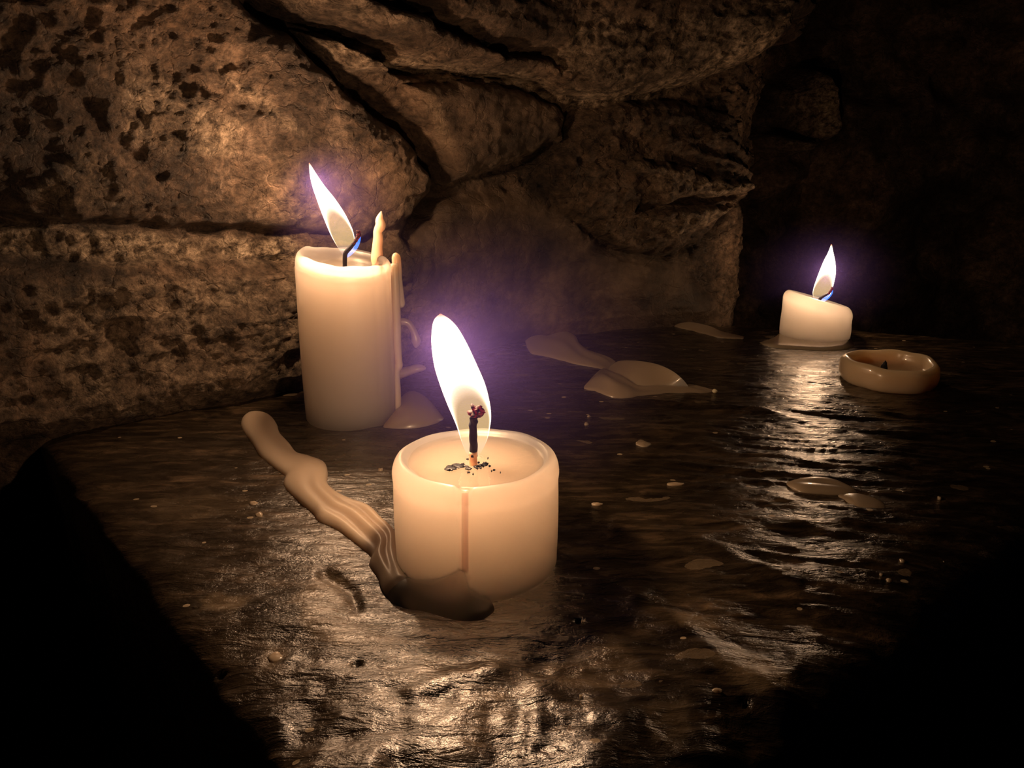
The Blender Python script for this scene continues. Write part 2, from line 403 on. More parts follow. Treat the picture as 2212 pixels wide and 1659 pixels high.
# overhanging strata top middle
R += bulge([(460, -400), (560, 0), (640, 52), (740, 85), (860, 135), (1000, 168), (1120, 180), (1230, 215), (1330, 205), (1450, 192), (1560, 140), (1650, 50), (1700, -60), (1720, -400)], 0.034, 60)
R += crev([(640, -20), (760, 20), (870, 62), (980, 105), (1130, 128), (1160, 140)], 0.018, 17)
R += crev([(610, 45), (700, 80), (790, 125), (860, 160), (960, 150), (1060, 168)], 0.014, 12)
R += bulge([(600, 72), (690, 100), (800, 150), (800, 165), (740, 160), (650, 115)], 0.014, 14)
R += crev([(230, 60), (300, 130), (400, 190), (520, 240)], 0.004, 14)
R += crev([(130, 180), (220, 300), (330, 380)], 0.005, 22)
# block under the strata
R += bulge([(850, 190), (960, 175), (1180, 225), (1215, 250), (1200, 300), (1100, 345), (1040, 375), (960, 395), (945, 330), (880, 260)], 0.015, 40)
R += crev([(1225, 225), (1205, 310), (1100, 368), (955, 410)], 0.007, 9)
# right boulder with ridges
R += bulge([(1230, 230), (1400, 215), (1560, 250), (1600, 330), (1592, 410), (1540, 470), (1480, 545), (1360, 545), (1280, 500), (1180, 440), (1150, 370)], 0.024, 110)
R += bulge([(1280, 345), (1400, 352), (1580, 395), (1580, 412), (1400, 430), (1375, 385), (1300, 372)], 0.010, 20)
R += crev([(1340, 440), (1450, 430), (1570, 418)], 0.010, 8)
R += bulge([(1350, 452), (1460, 440), (1555, 440), (1500, 480), (1430, 510), (1400, 470)], 0.010, 25)
R += crev([(1290, 530), (1400, 548), (1500, 540), (1590, 440)], 0.008, 13)
R += bulge([(900, 440), (1150, 395), (1340, 560), (1490, 575), (1570, 700), (1400, 760), (700, 900), (760, 600)], 0.006, 60)
R += crev([(880, 470), (960, 430), (1090, 395)], 0.005, 12)
# lean outwards with height
R += sstep(0.10, 0.32, VZ) * 0.035
# recede on the far right end
R -= sstep(1580, 1720, PX) * 0.05 * sstep(0.02, 0.1, VZ)
smooth = sstep(-25, 25, sdf(wx, wy, [(955, 420), (1100, 395), (1180, 450), (1290, 540), (1480, 570), (1560, 700), (900, 860), (870, 520)]))
smooth = np.maximum(smooth, 0.55 * sstep(620, 700, wx) * sstep(950, 850, wx) * sstep(300, 380, wy) * sstep(620, 560, wy))
smooth = np.maximum(smooth, 0.7 * sstep(-15, 25, sdf(wx, wy, [(850, 190), (960, 175), (1180, 225), (1200, 300), (1040, 375), (960, 395)])))
a1 = fbm(BX * 22, BY * 22, VZ * 26, 4, 3) * 0.0050
a2 = ridged(BX * 70, BY * 70, VZ * 90, 4, 41) * 0.0021
up_ = sstep(-30, 60, sdf(PX, PY, [(420, -500), (600, 60), (860, 190), (960, 330), (1200, 330), (1600, 420), (1750, -500)]))
a2 = a2 + up_ * ridged((BX + 0.55 * VZ) * 9, BY * 9, (VZ + 0.30 * BX) * 75 + fbm(BX * 30, BY * 30, VZ * 30, 2, 7) * 0.8, 3, 61) * 0.0024
a3 = fbm(BX * 230, BY * 230, VZ * 230, 3, 51) * 0.0009
R += (a1 + a2 + a3) * (1 - 0.72 * smooth)
pit = vnoise(BX * 340, BY * 340, VZ * 400, 91) + 0.5 * vnoise(BX * 60, BY * 60, VZ * 60, 92)
R -= 0.0013 * sstep(0.55, 0.85, pit) * (1 - smooth)
# meet the ledge cleanly
R *= np.where(VZ < 0.012, 0.35 + 0.65 * np.clip(VZ / 0.012, 0, 1), 1)
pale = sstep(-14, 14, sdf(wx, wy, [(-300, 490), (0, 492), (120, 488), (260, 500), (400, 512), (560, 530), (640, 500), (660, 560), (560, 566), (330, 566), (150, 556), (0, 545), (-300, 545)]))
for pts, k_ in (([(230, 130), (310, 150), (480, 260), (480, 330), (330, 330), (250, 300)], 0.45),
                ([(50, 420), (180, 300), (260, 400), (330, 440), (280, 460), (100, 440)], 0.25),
                ([(640, 85), (780, 120), (900, 140), (1050, 160), (1230, 195), (1400, 170), (1560, 80), (1590, 110), (1450, 205), (1250, 232), (1050, 195), (850, 170), (800, 150)], 1.0),  # light on the strata undersides, painted in as paler rock
                ([(60, 600), (300, 590), (640, 600), (650, 820), (400, 880), (150, 900)], 0.32), ([(1150, 60), (1400, 60), (1560, 20), (1600, 60), (1450, 160), (1250, 190), (1100, 150)], 0.5),  # lower left wall painted paler to make up for missing light
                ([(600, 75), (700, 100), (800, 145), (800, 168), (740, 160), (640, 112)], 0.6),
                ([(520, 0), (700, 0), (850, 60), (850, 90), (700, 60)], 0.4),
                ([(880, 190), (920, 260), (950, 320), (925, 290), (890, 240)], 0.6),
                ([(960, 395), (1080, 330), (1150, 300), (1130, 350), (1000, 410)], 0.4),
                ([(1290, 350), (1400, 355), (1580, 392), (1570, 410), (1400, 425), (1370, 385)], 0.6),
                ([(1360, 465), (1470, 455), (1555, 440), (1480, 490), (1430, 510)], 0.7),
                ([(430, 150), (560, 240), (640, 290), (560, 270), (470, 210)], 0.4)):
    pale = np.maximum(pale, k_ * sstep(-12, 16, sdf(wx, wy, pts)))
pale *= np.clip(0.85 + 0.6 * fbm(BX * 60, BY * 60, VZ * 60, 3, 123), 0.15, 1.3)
WXp, WYp = BX + NX * R, BY + NY * R
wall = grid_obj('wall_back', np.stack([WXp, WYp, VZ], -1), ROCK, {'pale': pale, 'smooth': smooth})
wall['kind'] = 'structure'

# far, receding rock on the right
base2 = [(0.15, 0.86), (0.34, 0.98), (0.52, 0.96), (0.75, 0.86), (1.10, 0.55)]
q2, _, _ = resample(base2, 240)
t2 = np.gradient(q2, axis=0); t2 /= np.linalg.norm(t2, axis=1)[:, None]
v2 = np.linspace(-0.5, 0.75, 240)
B2X, V2 = np.meshgrid(q2[:, 0], v2); B2Y, _ = np.meshgrid(q2[:, 1], v2)
N2X, _ = np.meshgrid(t2[:, 1], v2); N2Y, _ = np.meshgrid(-t2[:, 0], v2)
R2 = fbm(B2X * 6, B2Y * 6, V2 * 7, 5, 13) * 0.05 + ridged(B2X * 20, B2Y * 20, V2 * 24, 3, 14) * 0.008
p2x, p2y = to_px(B2X, B2Y, V2)
pale2 = np.zeros_like(V2)
for pts, k_ in (([(1670, 200), (1735, 150), (1740, 230), (1720, 300), (1690, 290)], 1.0), ([(1640, 0), (1690, 70), (1620, 60)], 1.0), ([(1630, 300), (1700, 310), (1670, 330)], 0.8)):
    s_ = sdf(p2x + R2 * 300, p2y, pts); R2 += 0.05 * sstep(-20, 20, s_); pale2 = np.maximum(pale2, k_ * sstep(-10, 10, s_))
grid_obj('wall_right', np.stack([B2X + N2X * R2, B2Y + N2Y * R2, V2], -1), ROCK, {'pale': pale2, 'smooth': np.full_like(V2, 0.3)})['kind'] = 'structure'
fx, fy = np.meshgrid(np.linspace(-1.3, 1.3, 60), np.linspace(-0.6, 1.3, 50))
grid_obj('floor', np.stack([fx, fy, -0.48 + fbm(fx * 9, fy * 9, 0, 3, 4) * 0.012], -1), LEDGE)['kind'] = 'structure'

# ------------------------------------------------------------------ shape builders
def lathe(name, ctr, prof, mat, parent, n=128, fr=None, fz=None, caps=True):
    """prof: list of (r, z) from the bottom centre outwards, up, and in to the top centre."""
    V, Fc = [], []
    m = len(prof)
    for i, (r, z) in enumerate(prof):
        for k in range(n):
            th = 2 * math.pi * k / n
            rr = r + (fr(th, i, r, z) if fr else 0); zz = z + (fz(th, i, r, z) if fz else 0)
            V.append((ctr[0] + rr * math.cos(th), ctr[1] + rr * math.sin(th), ctr[2] + zz))
    for i in range(m - 1):
        for k in range(n):
            a, b = i * n + k, i * n + (k + 1) % n
            Fc.append((a, b, b + n, a + n))
    if caps: Fc.append(tuple(range(n))[::-1]); Fc.append(tuple(range((m - 1) * n, m * n)))
    return mesh_obj(name, V, Fc, mat, parent)
def round_prof(pts, steps=6):
    out = []
    p = [Vector(q) for q in pts]
    for i in range(len(p)):
        if 0 < i < len(p) - 1:
            a, b, c = p[i - 1], p[i], p[i + 1]
            q0, q1 = (a + b) / 2, (b + c) / 2
            if i == 1: q0 = a
            if i == len(p) - 2: q1 = c
            for s in range(steps + (1 if i == len(p) - 2 else 0)):
                t = s / steps; out.append(tuple(q0 * (1 - t) ** 2 + b * 2 * t * (1 - t) + q1 * t * t))
    return out
def catmull(P, sub):
    P = [np.array(p, float) for p in P]; out = []
    for i in range(len(P) - 1):
        a, b, c, d = P[max(i - 1, 0)], P[i], P[i + 1], P[min(i + 2, len(P) - 1)]
        for s in range(sub):
            t = s / sub
            out.append(0.5 * ((2 * b) + (-a + c) * t + (2 * a - 5 * b + 4 * c - d) * t * t + (-a + 3 * b - 3 * c + d) * t ** 3))
    out.append(P[-1]); return out
def tube(name, pts, mat, parent, n=20, sub=5, flat=1.0, wob=0.0, seed=0):
    """pts: (x, y, z, radius)"""
    Q = catmull(pts, sub); V, Fc = [], []
    up = Vector((0.13, 1, 0.07)).normalized()
    T = [Vector(Q[min(i + 1, len(Q) - 1)][:3]) - Vector(Q[max(i - 1, 0)][:3]) for i in range(len(Q))]
    for i, q in enumerate(Q):
        t = T[i].normalized(); u = t.cross(up).normalized(); v = u.cross(t).normalized()
        for k in range(n):
            th = 2 * math.pi * k / n
            r = max(q[3], 1e-5)
            if wob: r *= 1 + wob * float(vnoise(i * 0.45, math.cos(th) * 1.3, math.sin(th) * 1.3, seed))
            V.append(Vector(q[:3]) + u * (math.cos(th) * r) + v * (math.sin(th) * r * flat))
    for i in range(len(Q) - 1):
        for k in range(n):
            a, b = i * n + k, i * n + (k + 1) % n
            Fc.append((a, b, b + n, a + n))
    Fc.append(tuple(range(n))[::-1]); Fc.append(tuple(range((len(Q) - 1) * n, len(Q) * n)))
    return mesh_obj(name, V, Fc, mat, parent)
def loft(name, stations, mat, parent=None, nt=26, sub=5, ridges=None, power=2.4, bottom=-0.0016, org=None):
    """stations: (L xyz, R xyz, dome height); a solid strip of wax with rounded edges"""
    S = catmull([tuple(l) + tuple(r) + (h,) for l, r, h in stations], sub)
    V, Fc = [], []; n = nt + 1
    for i, q in enumerate(S):
        l, r, h = Vector(q[:3]), Vector(q[3:6]), q[6]
        for j in range(n):
            t = -math.cos(math.pi * j / nt); p = l.lerp(r, (t + 1) / 2)
            z = h * (1 - abs(t) ** power) ** 0.5
            if ridges: z += ridges(i / (len(S) - 1), t) * h
            V.append((p.x, p.y, p.z + z))
    off = len(V)
    for i, q in enumerate(S):
        l, r = Vector(q[:3]), Vector(q[3:6])
        for j in range(n):
            t = -math.cos(math.pi * j / nt); p = l.lerp(r, (t + 1) / 2)
            V.append((p.x, p.y, min(p.z, 0) + bottom if bottom is not None else p.z - 0.0004))
    m = len(S)
    for i in range(m - 1):
        for j in range(nt):
            a = i * n + j
            Fc.append((a, a + 1, a + n + 1, a + n)); b = off + a
            Fc.append((b, b + n, b + n + 1, b + 1))
        a = i * n; Fc.append((a, a + n, off + a + n, off + a))
        a = i * n + nt; Fc.append((a + n, a, off + a, off + a + n))
    for j in range(nt):
        Fc.append((j + 1, j, off + j, off + j + 1)); a = (m - 1) * n + j
        Fc.append((a, a + 1, off + a + 1, off + a))
    return mesh_obj(name, V, Fc, mat, parent)
def flame(parent, rows, Y, light_px, watts, depth_squash=0.6, lr=0.004):
    """rows: (y, x left, x right) from the tip down to the root, outline in the picture, built as a body of revolution about its own leaning axis"""
    Q = catmull([(r[0], (r[1] + r[2]) / 2, (r[2] - r[1]) / 2) for r in rows], 6)
    V, Fc, H, n = [], [], [], 40
    for i, (py, pc, hw) in enumerate(Q):
        c = AY(pc, py, Y); rad = max(hw, 0.3) * depth(c) / F_PX
        for k in range(n):
            th = 2 * math.pi * k / n
            V.append((c.x + rad * math.cos(th), c.y + rad * depth_squash * math.sin(th), c.z))
            H.append(1 - (py - rows[0][0]) / (rows[-1][0] - rows[0][0]))
    for i in range(len(Q) - 1):
        for k in range(n):
            a, b = i * n + k, i * n + (k + 1) % n
            Fc.append((a, a + n, b + n, b))
    Fc.append(tuple(range(n))); Fc.append(tuple(range((len(Q) - 1) * n, len(Q) * n))[::-1])
    o = mesh_obj('flame', V, Fc, FLAME, parent, attr={'rise': H})
    for (lx, ly), fr_ in light_px:
        ld = bpy.data.lights.new('flame_light', 'POINT'); ld.energy = watts * fr_; ld.color = FLAME_COL
        ld.shadow_soft_size = lr
        lo = bpy.data.objects.new('flame_light', ld); C.objects.link(lo)
        lo.location = AY(lx, ly, Y)
    return o

# ------------------------------------------------------------------ candle in front
fc = G(1030, 1210); FR = 0.0300
cf = thing('pillar_candle', 'large short round cream candle in front with lit tall flame and wax pool', 'candle', fc)
groove = math.atan2(-1, -0.095)
def fr_front(th, i, r, z):
    d = (th - groove + math.pi) % (2 * math.pi) - math.pi
    o = 0.00018 * math.sin(3 * th + 1) * (r / FR)
    if r > 0.024 and z > 0.008:
        wdt = 0.042 + 0.02 * max(0, (z - 0.037) / 0.006)
        o -= 0.0011 * math.exp(-(d / wdt) ** 6)
    return o
def fz_front(th, i, r, z):
    d = (th - groove + math.pi) % (2 * math.pi) - math.pi
    if z > 0.038 and r > 0.022:
        return -0.0016 * math.exp(-(d / 0.09) ** 4) + 0.00035 * math.sin(2 * th + 0.5) + 0.00012 * math.sin(9 * th)
    return 0
prof = [(0.0004, -0.0015), (0.0285, -0.0015), (0.0297, 0.0015)] + [(0.0297 + 0.0003 * math.sin(t * 3.1), 0.003 + t * 0.031) for t in np.linspace(0, 1, 26)]
th_ = np.linspace(0, math.pi / 2, 12)
prof += [(0.0300 - 0.0036 * (1 - math.cos(t)), 0.0365 + 0.0062 * math.sin(t)) for t in th_]
prof += [(0.0258, 0.0424), (0.0250, 0.0416), (0.0242, 0.0404), (0.0230, 0.0400), (0.0215, 0.0398), (0.015, 0.0397), (0.0004, 0.0397)]
body_raw = lathe('raw', fc, prof, WAX, cf, 256, fr_front, fz_front)
lathe('molten_wax', fc, [(0.0248, 0.0409), (0.0236, 0.04055), (0.021, 0.0404), (0.008, 0.0404), (0.004, 0.0405), (0.0022, 0.0412), (0.0019, 0.0416)], WAX_MELT, cf, 96, caps=False)
wy0 = fc.y - 0.002
pts = []
for (x, y, r) in ((1022, 1012, 9.5), (1022, 985, 9), (1023, 960, 9), (1022, 935, 9), (1023, 912, 8.5), (1024, 900, 9)):
    p = AY(x, y, wy0); pts.append((*p, r * depth(p) / F_PX))
wk = tube('wick', pts[1:], CHAR, cf, 14, 5, wob=0.25, seed=3)
tube('waxed_wick_base', [(*AY(1022, 1020, wy0), 0.00165), (*AY(1022, 1000, wy0), 0.00152), (*AY(1022, 975, wy0), 0.00147)], WICK_WAX, cf, 14, 4)
V, Fc = [], []
def blob(name, c, rx, ry, rz, mat, parent, seed=0, amp=0.3, n=18, freq=1.6):
    V, Fc = [], []
    for i in range(n + 1):
        ph = math.pi * i / n
        for k in range(2 * n):
            th = math.pi * k / n
            d = Vector((math.sin(ph) * math.cos(th), math.sin(ph) * math.sin(th), math.cos(ph)))
            s = 1 + amp * float(vnoise(d.x * freq, d.y * freq, d.z * freq, seed))
            V.append((c[0] + d.x * rx * s, c[1] + d.y * ry * s, c[2] + d.z * rz * s))
    for i in range(n):
        for k in range(2 * n):
            a, b = i * 2 * n + k, i * 2 * n + (k + 1) % (2 * n)
            Fc.append((a, a + 2 * n, b + 2 * n, b))
    return mesh_obj(name, V, Fc, mat, parent)
e = AY(1028, 889, wy0)
em = blob('ember', e, 0.0023, 0.0018, 0.0020, EMBER, None, 5, 0.75, 16, 2.3)
em.parent = wk; em.location = (0, 0, 0)
flame(cf, [(678, 950, 953), (690, 938, 972), (710, 933, 990), (745, 932, 1010), (790, 938, 1031), (830, 950, 1048), (870, 965, 1058), (900, 978, 1061), (925, 988, 1058), (950, 996, 1052), (975, 1006, 1040), (985, 1014, 1032)],
      fc.y + 0.0045, [((958, 735), 0.8), ((985, 790), 0.2)], FRONT_W)
# floating soot
def flake(px, py, wpx, hpx, parent, zt, seed, mat=SOOT):
    c = G(px, py, zt); k = depth(c) / F_PX
    a = math.sin(PITCH + math.atan((py - 829.5) / F_PX))
    return blob('soot_flake', c, wpx / 2 * k, hpx / 2 * k / a, 0.00035, mat, parent, seed, 0.6, 8, 2.0)
for i, (x, y, a_, b_) in enumerate([(972, 1011, 22, 12), (991, 1007, 26, 10), (1010, 1011, 9, 7), (1014, 1013, 8, 4), (1005, 1007, 8, 3), (1046, 1003, 14, 11), (1037, 1006, 10, 6), (1028, 1008, 10, 4), (1031, 1012, 5, 2), (1038, 1011, 5, 2), (1034, 999, 5, 2.5), (1054, 990, 3, 2), (1058, 1007, 5, 2), (1067, 1015, 5, 3), (1062, 1018, 3, 2), (1022, 1024, 3, 2), (1012, 1020, 6, 3), (1081, 1021, 2, 2), (1000, 1002, 7, 1.8), (1010, 992, 5, 1.5)]):
    flake(x, y, a_, b_, cf, 0.0408, 30 + i)
# shade in the groove is painted as a tint when the body is fused
# small nicks in the side of the candle
def on_cyl(px, py, c, r):
    d = ray(px, py); o = Vector((0, 0, CAM_H))
    A = d.x ** 2 + d.y ** 2; B = 2 * ((o.x - c.x) * d.x + (o.y - c.y) * d.y); D = (o.x - c.x) ** 2 + (o.y - c.y) ** 2 - r * r
    disc = B * B - 4 * A * D
    t = (-B - math.sqrt(max(disc, 0))) / (2 * A)
    return o + d * t

# ------------------------------------------------------------------ wax run that leaves the front candle
def zz3(x, y): return (500 + x / 3.19, 860 + y / 3.19)
st = []
pairs = [((110, 112), (128, 104), .001), ((75, 145), (200, 101), .0022), ((65, 190), (272, 132), .0034), ((85, 240), (318, 195), .0038), ((135, 300), (335, 250), .0036), ((195, 395), (400, 320), .0034), ((275, 462), (455, 388), .0032),
         ((368, 535), (545, 412), .0032), ((358, 595), (640, 450), .0036), ((400, 650), (665, 520), .0038), ((470, 715), (665, 600), .004), ((560, 795), (730, 665), .004), ((600, 850), (840, 722), .0042),
         ((720, 905), (960, 768), .0042), ((850, 1000), (1035, 840), .0042), ((962, 1108), (1130, 935), .0044), ((948, 1170), (1158, 1070), .0046), ((1010, 1260), (1175, 1180), .0046)]
for a, b, h in pairs:
    st.append((G(*zz3(*a)), G(*zz3(*b)), h))
Rr = FR + 0.0004
ap = []
for a, b, h in [((1012, 1275), (1185, 1200), .0010), ((1035, 1335), (1215, 1262), .0026), ((1070, 1378), (1255, 1274), .0036), ((1110, 1420), (1300, 1285), .0038), ((1220, 1465), (1420, 1272), .0036), ((1330, 1492), (1520, 1226), .0026), ((1420, 1520), (1590, 1185), .0018), ((1520, 1547), (1622, 1250), .0024), ((1620, 1556), (1648, 1335), .0034)]:
    ap.append((G(*zz3(*a)), on_cyl(*zz3(*b), fc, Rr), h))
for a, b, h in [((1700, 1552), (1738, 1392), .0036), ((1770, 1525), (1795, 1430), .003), ((1805, 1492), (1815, 1462), .001)]:
    ap.append((G(*zz3(*a)), G(*zz3(*b), .0005), h))
for a, b, h in [((1037, 1333), (1213, 1258), .0043), ((1068, 1375), (1250, 1272), .0038), ((1112, 1416), (1298, 1288), .0030), ((1160, 1436), (1350, 1290), .0020), ((1210, 1450), (1400, 1300), .0008)]:
    st.append((G(*zz3(*a)), on_cyl(*zz3(*b), fc, Rr), h))
def rid(s, t):
    k = math.exp(-((s - 0.62) / 0.13) ** 2)
    return k * 0.26 * math.sin(t * 7.5 + s * 14) * (1 - t * t) + 0.05 * math.sin(s * 40 + t * 3) * (1 - t * t)
run = loft('wax_run', st, WAX_THIN, None, 30, 6, rid, 3.0)
apron_raw = loft('raw', ap, WAX, None, 30, 6, None, 3.0, -0.002)
tag(run, 'long winding run of hardened cream wax curling around the foot of the large front candle', 'wax')
# the foot of the run is fused to the candle: one body of wax
def fuse(name, objs, vox, mat, parent, tint_fn):
    V, Fc = [], []
    for o in objs:
        k = len(V); V += [tuple(v.co) for v in o.data.vertices]; Fc += [tuple(k + i for i in p.vertices) for p in o.data.polygons]
    t = mesh_obj('fusing', V, Fc)
    md = t.modifiers.new('r', 'REMESH'); md.mode = 'VOXEL'; md.voxel_size = vox; md.use_smooth_shade = True
    ms = t.modifiers.new('s', 'SMOOTH'); ms.factor = 0.5; ms.iterations = 4
    dg = bpy.context.evaluated_depsgraph_get(); me = bpy.data.meshes.new_from_object(t.evaluated_get(dg))
    for o in objs + [t]: bpy.data.objects.remove(o)
    o = bpy.data.objects.new(name, me); C.objects.link(o); me.materials.clear(); me.materials.append(mat)
    o.parent = parent; o.location = -Vector(parent.location)
    co = np.zeros(len(me.vertices) * 3); me.vertices.foreach_get('co', co); co = co.reshape(-1, 3)
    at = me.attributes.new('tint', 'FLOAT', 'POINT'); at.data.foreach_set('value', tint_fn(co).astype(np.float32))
    return o
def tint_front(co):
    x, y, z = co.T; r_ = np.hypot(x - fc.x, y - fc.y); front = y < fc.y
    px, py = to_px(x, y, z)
    strip = sstep(8.5, 6, np.abs(px - 1004.5 - 0.0 * py)) * sstep(1030, 1075, py) * sstep(1240, 1232, py) * (r_ > 0.027)  # shade of the groove painted into the wax colour
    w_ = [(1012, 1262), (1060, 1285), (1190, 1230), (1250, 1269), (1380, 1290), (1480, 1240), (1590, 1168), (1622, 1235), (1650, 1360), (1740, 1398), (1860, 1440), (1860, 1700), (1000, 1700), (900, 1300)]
    apr = sstep(-1.5, 1.5, sdf(px, py, [zz3(*q) for q in w_]))  # shaded apron at the foot, darkened in the wax colour
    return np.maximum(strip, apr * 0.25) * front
fill_raw = blob('raw', on_cyl(999, 1246, fc, FR - 0.0010), 0.0030, 0.0022, 0.0024, WAX, None, 1, 0.0, 12)
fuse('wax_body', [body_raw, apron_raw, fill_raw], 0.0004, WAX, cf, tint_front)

# ------------------------------------------------------------------ tall candle by the wall
tc_ = G(765, 897); TR = 0.0263
ct = thing('pillar_candle', 'tall cream pillar candle close to the rock wall with a leaning flame and side drips', 'candle', tc_)
def fr_tall(th, i, r, z):
    o = 0.00025 * math.sin(2 * th + 0.4 + z * 40)
    d = (th + 0.45 + math.pi) % (2 * math.pi) - math.pi
    if r > 0.02: o += 0.0007 * math.exp(-(d / 0.06) ** 2) * min(1, max(0, (z - 0.0) / 0.02)) + 0.0004 * math.exp(-((d + 0.33) / 0.05) ** 2)
    return o
def fz_tall(th, i, r, z):
    k = sstep(0.05, 0.085, z)
    rr = r / TR
    v = -0.0032 * math.cos(th) * rr + 0.0015 * math.exp(-((th - math.pi) / 0.7) ** 2) * rr
    v += (0.0012 * math.sin(th) - 0.0006) * rr
    v += 0.00035 * math.sin(5 * th) + 0.0002 * math.sin(11 * th + 2) if r > 0.018 else 0
    return float(k * v)
zt = 0.0905
prof = [(0.0004, -0.0015), (0.0245, -0.0015), (0.0262, 0.001), (TR, 0.004)] + [(TR + 0.0004 * math.sin(t * 2.5) - 0.0004 * t, 0.004 + t * 0.078) for t in np.linspace(0.03, 1, 34)]
prof += [(0.0259 - 0.0034 * (1 - math.cos(t)), zt - 0.008 + 0.008 * math.sin(t)) for t in th_]
prof += [(0.0212, zt - 0.001), (0.0205, zt - 0.0035), (0.0196, zt - 0.006), (0.017, zt - 0.0072), (0.01, zt - 0.0075), (0.0004, zt - 0.0075)]
lathe('wax_body', tc_, prof, WAX, ct, 160, fr_tall, fz_tall)
lathe('molten_wax', tc_, [(0.0206, zt - 0.0042), (0.0192, zt - 0.0047), (0.017, zt - 0.005), (0.0004, zt - 0.005)], WAX_MELT, ct, 64, caps=False)
def wax_tube(name, px_pts, Y, mat, parent, **kw):
    P = []
    for q in px_pts:
        yy = Y + (q[3] if len(q) > 3 else 0)
        p = AY(q[0], q[1], yy); P.append((*p, q[2] * depth(p) / F_PX))
    return tube(name, P, mat, parent, **kw)
wk = wax_tube('wick', [(745, 580, 4.5), (745, 558, 5), (747, 546, 5), (756, 536, 4.5), (766, 524, 4)], tc_.y - 0.003, CHAR, ct, n=12)
em = wax_tube('ember', [(763, 527, 2.6), (769, 519, 4), (774, 509, 4.5), (774, 502, 4), (770, 498, 1.5)], tc_.y - 0.0035, EMBER, None, n=10, wob=0.4)
em.parent = wk
flame(ct, [(352, 667, 669), (375, 669, 683), (400, 674, 700), (430, 684, 724), (460, 695, 744), (490, 707, 759), (510, 716, 765), (528, 726, 766), (545, 737, 760), (556, 742, 752)],
      tc_.y + 0.003, [((684, 390), 1.0)], TALL_W)
wax_tube('flame_root', [(778, 506, 1.5), (774, 518, 5), (767, 531, 7), (758, 542, 7), (752, 551, 4), (750, 556, 1)], tc_.y + 0.002, BLUE, ct, n=16, flat=0.7)
# slender standing spike of wax on the rim
wax_tube('wax_spike', [(817, 572, 15), (815, 556, 14), (815, 535, 11.5), (817, 515, 11), (816, 500, 9.5), (822, 487, 11.5), (820, 475, 9), (822, 464, 5), (824, 456, 1)], tc_.y + 0.017, WAX_DRIP, ct, n=20, flat=0.8)
# drips on the right side
wax_tube('wax_drip', [(855, 546, 2), (855, 550, 7), (856, 558, 9.5), (858, 578, 9.5), (860, 605, 9), (864, 640, 9), (867, 657, 8), (868, 664, 4)], tc_.y - 0.002, WAX_DRIP, ct, n=20, flat=1.2)
wax_tube('wax_drip', [(852, 570, 8), (855, 640, 9), (857, 700, 9), (858, 745, 9), (861, 780, 8), (861, 790, 9), (857, 805, 7), (858, 850, 8), (858, 905, 9)], tc_.y - 0.006, WAX_DRIP, ct, n=20, flat=1.2)
wax_tube('wax_drip', [(857, 697, 9), (868, 695, 9), (880, 697, 8), (889, 707, 7.5), (895, 720, 7.5), (899, 735, 10), (899, 744, 8), (898, 751, 3)], tc_.y - 0.0, WAX_OLD, ct, n=18)
wax_tube('wax_drip', [(860, 808, 12), (880, 802, 10), (900, 796, 9), (914, 795, 6), (920, 796, 2)], tc_.y + 0.004, WAX_OLD, ct, n=18, flat=1.4)
pud = loft('wax_puddle', [(G(826, 929), G(832, 915), .001), (G(846, 931), G(852, 895), .005), (G(866, 931), G(866, 872), .008), (G(888, 930), G(886, 862), .010), (G(912, 927), G(908, 866), .0095), (G(936, 921), G(930, 880), .007), (G(954, 912), G(948, 897), .003), (G(960, 906), G(957, 902), .0005)], WAX_OLD, ct, 22, 5)

# ------------------------------------------------------------------ far candle
fa = G(1758, 729); AR = 0.0262
ca = thing('pillar_candle', 'small slanted cream candle burning at the far right end of the ledge', 'candle', fa)
def fz_far(th, i, r, z):
    k = float(sstep(0.004, 0.024, z)); rr = min(1, r / AR)
    v = -0.0072 * math.cos(th) * rr - 0.0012 * math.sin(th) * rr
    if r < 0.0225: v += 0
    return k * v
prof = [(0.0004, -0.001), (0.0255, -0.001), (0.0262, 0.0005)] + [(AR + 0.0002 * math.sin(6 * t), 0.001 + t * 0.021) for t in np.linspace(0, 1, 14)]
prof += [(AR - 0.0052 * (1 - math.cos(t)), 0.0225 + 0.0072 * math.sin(t)) for t in th_]
prof += [(0.0195, 0.0293), (0.0175, 0.0279), (0.014, 0.0268), (0.009, 0.0262), (0.0004, 0.026)]
lathe('wax_body', fa + Vector((0, 0, 0.0015)), prof, WAX, ca, 120, lambda th, i, r, z: 0.0006 * math.exp(-(((th + 0.55 + math.pi) % (2 * math.pi) - math.pi) / 0.05) ** 2) * (-1 if r > 0.02 else 0), fz_far)
loft('wax_puddle', [(G(1638, 744), G(1642, 740), .0005), (G(1665, 751), G(1672, 733), .0024), (G(1720, 754), G(1700, 715), .003), (G(1780, 756), G(1780, 712), .003), (G(1825, 754), G(1825, 722), .003), (G(1846, 748), G(1842, 740), .0006)], WAX_STUB, ca, 22, 6, None, 9.0)
wk = wax_tube('wick', [(1767, 664, 3.5), (1768, 654, 3.2), (1771, 646, 3.2), (1782, 638, 3), (1792, 633, 2.6)], fa.y - 0.003, CHAR, ca, n=10)
em = wax_tube('ember', [(1789, 635, 2), (1794, 629, 3), (1797, 623, 2.5), (1797, 619, 1)], fa.y - 0.0035, EMBER, None, n=10); em.parent = wk
flame(ca, [(528, 1795, 1797), (545, 1789, 1800), (565, 1779, 1804), (590, 1769, 1805), (615, 1760, 1800), (632, 1756, 1795), (645, 1758, 1786), (656, 1763, 1775)],
      fa.y + 0.003, [((1789, 580), 0.6), ((1785, 600), 0.4)], FAR_W, lr=0.0035)

wax_tube('flame_root', [(1799, 627, 1), (1795, 634, 3), (1787, 642, 4.5), (1779, 648, 4), (1773, 654, 1.5)], fa.y + 0.002, BLUE, ca, n=14, flat=0.7)
